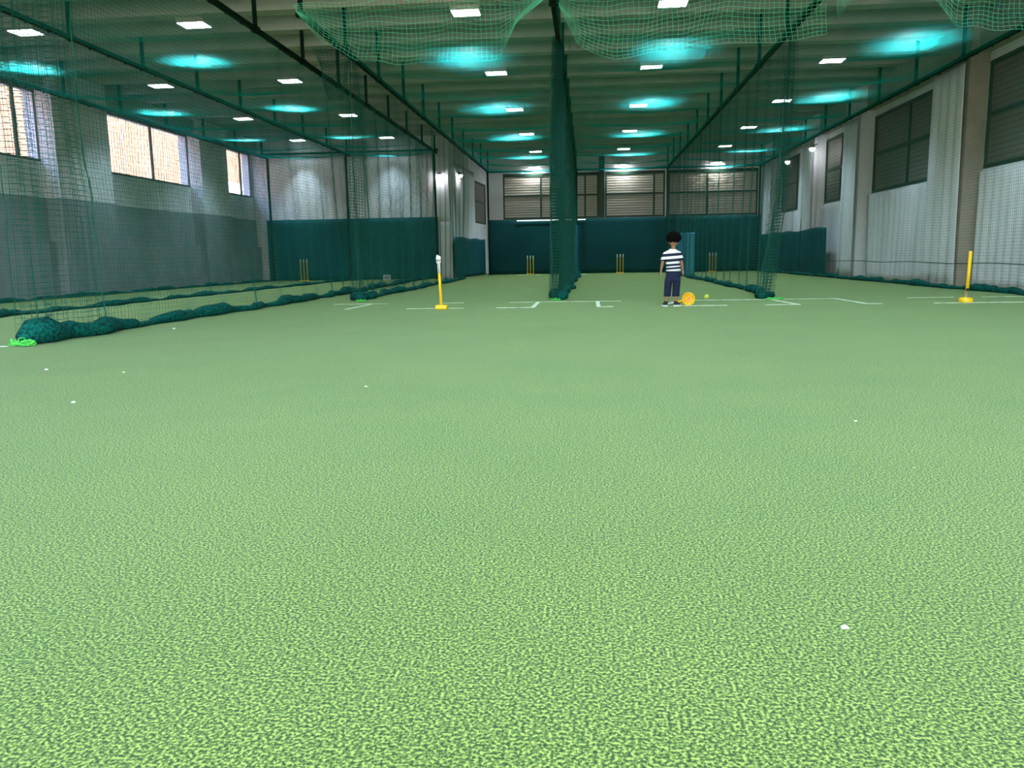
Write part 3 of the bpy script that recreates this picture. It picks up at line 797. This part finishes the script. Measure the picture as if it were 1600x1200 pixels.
# ------------------------------------------------------------------ child
BX, BY = 1.115, 11.03
boy = thing('person', 'small child in striped shirt and navy trousers, seen from behind', 'person', (BX, BY, 0))
boy.scale = (.975, .975, .975)
def build_body():
    nodes = {}; edges = []
    def add(k, co, r, par=None):
        nodes[k] = (co, r); 
        if par: edges.append((par, k))
    add('pelvis', (.012, 0, .45), (.066, .052))
    add('belly', (.008, .008, .56), (.062, .052), 'pelvis'); add('chest', (0, 0, .67), (.066, .050), 'belly')
    add('neckb', (0, 0, .745), (.042, .036), 'chest'); add('neck', (.010, .004, .800), (.031, .031), 'neckb'); add('skull', (.022, .012, .865), (.045, .045), 'neck')
    for s, nm in ((-1, 'l'), (1, 'r')):
        add('sh'+nm, (s*.084-.003, 0, .718), (.034, .032), 'chest')
        e = (-.134, -.012, .600) if s < 0 else (.116, -.012, .600)
        w = (-.152, .012, .485) if s < 0 else (.140, .016, .485)
        add('ua'+nm, tuple((Vector(nodes['sh'+nm][0])+Vector(e))/2+Vector((s*.006, 0, 0))), (.030, .030), 'sh'+nm)
        add('el'+nm, e, (.0235, .0235), 'ua'+nm)
        add('fa'+nm, tuple(Vector(e).lerp(Vector(w), .4)), (.0235, .0225), 'el'+nm)
        add('wr'+nm, w, (.0160, .0135), 'fa'+nm)
        pm = Vector(w)+Vector((s*.004, .006, -.034)); add('pa'+nm, tuple(pm), (.0115, .020), 'wr'+nm)
        # four fingers spread along y, slightly curled inward, unequal
        for q, (dy, ln) in enumerate(((.0165, .040), (.0055, .046), (-.0055, .042), (-.0155, .033))):
            k0 = pm+Vector((s*.001, dy, -.014)); d = Vector((-s*.12, .10+dy*4, -1)).normalized()
            k1 = k0+d*ln*.45; d2 = Vector((-s*.38, .16+dy*3, -.92)).normalized(); k2 = k1+d2*ln*.32
            d3 = Vector((-s*.62, .20, -.75)).normalized(); k3 = k2+d3*ln*.28
            add(f'f{nm}{q}a', tuple(k0), (.0062, .0062), 'pa'+nm); add(f'f{nm}{q}b', tuple(k1), (.0052, .0052), f'f{nm}{q}a')
            add(f'f{nm}{q}c', tuple(k2), (.0047, .0047), f'f{nm}{q}b'); add(f'f{nm}{q}d', tuple(k3), (.0038, .0038), f'f{nm}{q}c')
        tb = pm+Vector((-s*.004, .019, .012)); add(f't{nm}a', tuple(tb), (.0068, .0068), 'pa'+nm)
        add(f't{nm}b', tuple(tb+Vector((-s*.004, .013, -.016))), (.0058, .0058), f't{nm}a')
        add(f't{nm}c', tuple(tb+Vector((-s*.007, .017, -.032))), (.0045, .0045), f't{nm}b')
    for nm, hx, kx, ax, tx, ty in (('l', -.036, -.060, -.078, -.098, .075), ('r', .062, .048, .046, .098, .062)):
        add('hip'+nm, (hx, 0, .40), (.055, .052), 'pelvis'); add('thigh'+nm, ((hx+kx)/2, .004, .32), (.048, .046), 'hip'+nm)
        add('knee'+nm, (kx, .006, .235), (.034, .034), 'thigh'+nm)
        add('calf'+nm, ((kx+ax)/2, -.006, .16), (.033, .034), 'knee'+nm); add('ankle'+nm, (ax, -.004, .065), (.020, .022), 'calf'+nm)
        add('heel'+nm, (ax+(tx-ax)*.2, ty*.15, .040), (.020, .022), 'ankle'+nm); add('toe'+nm, (tx, ty, .030), (.024, .014), 'heel'+nm)
    keys = list(nodes); me = bpy.data.meshes.new('tmp')
    me.from_pydata([nodes[k][0] for k in keys], [(keys.index(a), keys.index(b)) for a, b in edges], [])
    o = bpy.data.objects.new('tmp', me); C.objects.link(o)
    md = o.modifiers.new('skin', 'SKIN'); md.use_smooth_shade = True
    sv = me.skin_vertices[0].data
    for i, k in enumerate(keys): sv[i].radius = nodes[k][1]; sv[i].use_root = (k == 'pelvis')
    ss = o.modifiers.new('ss', 'SUBSURF'); ss.levels = 2; ss.render_levels = 2
    dg = bpy.context.evaluated_depsgraph_get(); dg.update()
    ev = bpy.data.meshes.new_from_object(o.evaluated_get(dg))
    bm = bmesh.new(); bm.from_mesh(ev)
    bpy.data.objects.remove(o)
    bmesh.ops.holes_fill(bm, edges=[e for e in bm.edges if e.is_boundary], sides=0)
    bmesh.ops.recalc_face_normals(bm, faces=bm.faces[:])
    return bm
FD = Vector((.42, .88, -.10)).normalized()          # where the face looks
FS = Vector((FD.y, -FD.x, 0)).normalized()          # towards the child's right-hand side of the picture
HC = Vector((.010, .008, .890))
bm = build_body()
def ell(bm, c, rx, ry, rz, f=None, seg=32, fd=FD, fs=FS):
    r = bmesh.ops.create_uvsphere(bm, u_segments=seg, v_segments=seg//2, radius=1)['verts']
    up = fs.cross(fd).normalized()
    for v in r:
        p = v.co.copy()
        if f: p = f(p)
        v.co = c+fs*p.x*rx+fd*p.y*ry+up*p.z*rz
    return r
def headf(p):
    q = p.copy()
    if p.z < 0: q.x *= 1-.22*(-p.z); q.y = q.y*(1-.10*(-p.z))+.05*(-p.z)
    return q
ell(bm, HC, .066, .080, .088, headf)
# nose, cheeks, ears, brow
ell(bm, HC+FD*.080+Vector((0, 0, -.014)), .009, .012, .012, None, 12)
ell(bm, HC+FD*.074+Vector((0, 0, -.000)), .006, .008, .018, None, 12)
for s in (-1, 1):
    ell(bm, HC+FD*.052+FS*s*.030+Vector((0, 0, -.030)), .022, .020, .022, None, 12)
    ell(bm, HC+FS*s*.068-FD*.004+Vector((0, 0, -.020)), .008, .014, .021, None, 12)
ell(bm, HC+FD*.066+Vector((0, 0, -.056)), .018, .014, .014, None, 12)
body = obj('body', bm, M['skin'], boy, True)
rm = body.modifiers.new('remesh', 'REMESH'); rm.mode = 'VOXEL'; rm.voxel_size = .0032; rm.use_smooth_shade = True
sm = body.modifiers.new('smooth', 'SMOOTH'); sm.factor = .5; sm.iterations = 2
for s in (-1, 1):
    e = nb(); ell(e, HC+FD*.0735+FS*s*.026+Vector((0, 0, .000)), .0085, .005, .005, None, 12); obj('eye', e, M['eye'], boy, True)
    e = nb(); tube(e, [HC+FD*.077+FS*s*.014+Vector((0, 0, .013)), HC+FD*.073+FS*s*.028+Vector((0, 0, .016)), HC+FD*.064+FS*s*.038+Vector((0, 0, .012))], [.002, .003, .0015], 6); obj('eyebrow', e, M['hair'], boy)
e = nb(); ell(e, HC+FD*.0775+Vector((0, 0, -.040)), .014, .005, .0045, None, 12); obj('mouth', e, M['lips'], boy, True)
# hair: curly cap, open at the face
hb = nb(); bmesh.ops.create_icosphere(hb, subdivisions=5, radius=1)
up = FS.cross(FD).normalized(); kill = []
for v in hb.verts:
    p = v.co.copy()
    n1 = noise.noise(p*3.1+Vector((3, 1, 2))); n2 = noise.noise(p*8.5); n3 = abs(noise.noise(p*17))
    k = 1+.09*n1+.10*n2+.07*n3
    if p.z < -.35: k *= 1-.25*(-p.z-.35)
    face = p.y > .42 and p.z < .38
    if face: k *= .66
    v.co = HC+Vector((.006, -.006, .028))+FS*p.x*.099*k+FD*(p.y*.094*k-.010)+up*p.z*.086*k
    if p.z < -.80 or (p.z < -.1 and p.y > .30): kill.append(v)
bmesh.ops.delete(hb, geom=kill, context='VERTS')
hr = obj('hair', hb, M['hair'], boy, True)
# small curls standing out of the hair
cb = nb(); g = np.random.default_rng(9)
for k in range(170):
    th = g.uniform(0, 2*PI); ph = math.acos(g.uniform(-.35, 1))
    p = Vector((math.sin(ph)*math.cos(th), math.sin(ph)*math.sin(th), math.cos(ph)))
    if p.y > .45 and p.z < .5: continue
    c = HC+Vector((.006, -.006, .028))+FS*p.x*.093+FD*(p.y*.090-.010)+up*p.z*.086
    nrm = (FS*p.x+FD*p.y+up*p.z); a = nrm.orthogonal().normalized(); b_ = nrm.cross(a)
    R = g.uniform(.005, .009); st = g.uniform(0, 6)
    tube(cb, [c+nrm*(.002*i-.004)+a*R*math.cos(st+i*.9)+b_*R*math.sin(st+i*.9) for i in range(8)], .0022, 4)
obj('curls', cb, M['hair'], hr)

def loft(bm, rings, seg=28, cap0=False, cap1=False, wr=0, seed=0):
    """rings: (cx, cy, cz, rx, ry, tiltx)"""
    R = []
    for i, (cx, cy, cz, rx, ry, *tl) in enumerate(rings):
        row = []; t = tl[0] if tl else 0
        for k in range(seg):
            a = 2*PI*k/seg; w = 1+wr*noise.noise(Vector((math.cos(a)*2+seed, math.sin(a)*2, cz*22)))
            x = rx*math.cos(a)*w; y_ = ry*math.sin(a)*w
            row.append(bm.verts.new((cx+x*math.cos(t), cy+y_, cz+x*math.sin(t))))
        R.append(row)
    for A_, B_ in zip(R, R[1:]):
        for k in range(seg): bm.faces.new((A_[k], A_[(k+1) % seg], B_[(k+1) % seg], B_[k]))
    if cap0: bm.faces.new(R[0])
    if cap1: bm.faces.new(R[-1])
sb = nb()
loft(sb, [(.012, 0, .476, .094, .070), (.012, 0, .480, .099, .074), (.008, 0, .53, .096, .073), (.001, 0, .60, .095, .070), (-.002, 0, .66, .098, .068), (-.004, 0, .705, .102, .064),
          (-.004, 0, .735, .097, .055), (-.003, 0, .752, .078, .046), (0, 0, .764, .052, .042), (.001, 0, .770, .043, .039), (.001, 0, .769, .036, .034)], wr=.05, seed=1)
for s in (-1, 1):
    sh = Vector((s*.082-.003, 0, .725)); el = Vector((-.134, -.012, .600)) if s < 0 else Vector((.116, -.012, .600))
    d = (el-sh); end = sh+d*.86
    tl = math.atan2(d.x, -d.z)
    rr = [(tuple(sh.lerp(end, q)), r) for q, r in ((-.08, .020), (0, .032), (.2, .038), (.5, .039), (.8, .039), (1., .039), (1.0, .034), (.9, .032))]
    loft(sb, [(c[0], c[1], c[2], r, r, tl) for c, r in rr], seg=20, wr=.06, seed=4+s)
obj('shirt', sb, M['shirt'], boy, True)
cbm = nb(); tube(cbm, [(.001+.041*math.cos(a), .037*math.sin(a), .770+.004*math.sin(a)) for a in [2*PI*k/28 for k in range(28)]], .0065, 8, True); obj('collar', cbm, M['collar'], boy, True)
tb = nb()
loft(tb, [(.012, 0, .500, .086, .066), (.012, 0, .480, .092, .068), (.012, 0, .44, .098, .074), (.010, 0, .40, .100, .076), (.008, 0, .36, .103, .074), (.006, 0, .335, .098, .066), (.004, 0, .325, .07, .05)], cap0=True, cap1=True, wr=.04)
loft(tb, [(-.048, 0, .39, .05, .066), (-.054, 0, .33, .052, .062), (-.059, .002, .25, .049, .054), (-.064, .0, .18, .047, .050), (-.067, 0, .140, .048, .050), (-.067, 0, .138, .042, .044), (-.067, 0, .16, .038, .04)], seg=24, cap0=True, wr=.06, seed=5)
loft(tb, [(.062, 0, .39, .05, .066), (.058, 0, .33, .053, .062), (.054, .002, .25, .051, .054), (.050, .0, .18, .049, .050), (.048, 0, .140, .050, .050), (.048, 0, .138, .044, .044), (.048, 0, .16, .038, .04)], seg=24, cap0=True, wr=.06, seed=8)
obj('trousers', tb, M['navy'], boy, True)
tw = nb(); tube(tw, [(.012+.096*math.cos(a), .071*math.sin(a), .476) for a in [2*PI*k/28 for k in range(28)]], .004, 6, True)
obj('waistband', tw, M['navy'], boy, True)
for ax, tx, ty in ((-.080, -.098, .092), (.042, .100, .078)):
    d = Vector((tx-ax, ty+.01, 0)); L = d.length; d.normalize(); n_ = Vector((-d.y, d.x, 0)); h0 = Vector((ax, -.012, 0))
    def shoe(bm, zs, scale):
        R = []
        for (z, heel, toe, w) in zs:
            row = []
            for k in range(28):
                a = 2*PI*k/28; u = math.cos(a); v = math.sin(a)
                mid = (toe+heel)/2; half = (toe-heel)/2
                ww = w*(1+.15*u-.10*u*u)
                p = h0+d*(mid+half*u)+n_*(ww*v)*scale; p.z = z; row.append(bm.verts.new(p))
            R.append(row)
        for A_, B_ in zip(R, R[1:]):
            for k in range(28): bm.faces.new((A_[k], A_[(k+1) % 28], B_[(k+1) % 28], B_[k]))
        bm.faces.new(R[0]); bm.faces.new(R[-1])
    sh = nb(); shoe(sh, [(.016, -.028, L+.030, .034), (.035, -.028, L+.026, .033), (.050, -.024, L*.62, .029), (.066, -.024, .036, .026), (.074, -.020, .030, .022)], 1)
    so = obj('shoe', sh, M['shoe'], boy, True)
    sl = nb(); shoe(sl, [(.0, -.028, L+.030, .034), (.004, -.034, L+.036, .038), (.020, -.033, L+.035, .038), (.022, -.028, L+.030, .034)], 1)
    obj('sole', sl, M['sole'], so)
    st = nb(); p = h0+d*(L*.45); tube(st, [p+n_*.026+Vector((0, 0, .034)), p+Vector((0, 0, .056)), p-n_*.026+Vector((0, 0, .034))], .005, 6); obj('strap', st, M['sole'], so)

# ------------------------------------------------------------------ light
W = bpy.data.worlds.new('sky'); bpy.context.scene.world = W; W.use_nodes = True
nt = W.node_tree; bg = nt.nodes['Background']
sky = nt.nodes.new('ShaderNodeTexSky'); sky.sky_type = 'NISHITA'; sky.sun_disc = False
sky.sun_elevation = math.radians(48); sky.sun_rotation = math.radians(90); sky.air_density = 1.; sky.dust_density = 1.5
nt.links.new(sky.outputs[0], bg.inputs[0]); bg.inputs[1].default_value = 4.6
def light(name, kind, loc, rot, energy, col, **k):
    d = bpy.data.lights.new(name, kind); d.energy = energy; d.color = col
    for a, v in k.items(): setattr(d, a, v)
    o = bpy.data.objects.new(name, d); C.objects.link(o); o.location = loc; o.rotation_euler = rot; return o
light('sun', 'SUN', (0, 0, 20), (0, math.radians(42), math.radians(-12)), 1.2, (1, .95, .88), angle=.009)
for a, b, z0, z1, e in ((-2.6, 5.2, .05, 4.0, 760), (-9.5, -5.2, .3, 3.8, 260)):  # area lamps added in the openings to brighten and warm the near turf
    light('added_entrance_daylight', 'AREA', ((a+b)/2, YF+.02, (z0+z1)/2), (PI/2, 0, 0), e, (1, .85, .42), shape='RECTANGLE', size=b-a-.1, size_y=z1-z0-.1)
def portal(loc, rot, sx, sy):
    o = light('window_portal', 'AREA', loc, rot, 1, (1, 1, 1), shape='RECTANGLE', size=sx, size_y=sy); o.data.cycles.is_portal = True
for a, b in LW: portal((LX-.2, (a+b)/2, 3.5), (0, -PI/2, 0), 1.42, b-a)
for a, b, z0, z1 in FO: portal(((a+b)/2, YF-.2, (z0+z1)/2), (PI/2, 0, 0), b-a, z1-z0)

# ------------------------------------------------------------------ camera
cam = bpy.data.cameras.new('camera'); co = bpy.data.objects.new('camera', cam); C.objects.link(co)
cam.sensor_fit = 'HORIZONTAL'; cam.sensor_width = 36; cam.lens = 1273.376/1600*36
cam.clip_start = .05; cam.clip_end = 300
r = Vector((0.99567349, 0.09144382, -0.01650219)); u = Vector((0.00212936, 0.15509329, 0.98789753)); f = Vector((-0.0928965, 0.98365853, -0.15422756))
co.matrix_world = Matrix(((r.x, u.x, -f.x, 0), (r.y, u.y, -f.y, 0), (r.z, u.z, -f.z, .689), (0, 0, 0, 1)))
S = bpy.context.scene; S.camera = co
S.view_settings.view_transform = 'Standard'; S.view_settings.look = 'None'; S.view_settings.gamma = 1
S.view_settings.exposure = -0.38
S.cycles.max_bounces = 7; S.cycles.diffuse_bounces = 4; S.cycles.transparent_max_bounces = 12
S.cycles.sample_clamp_indirect = 6
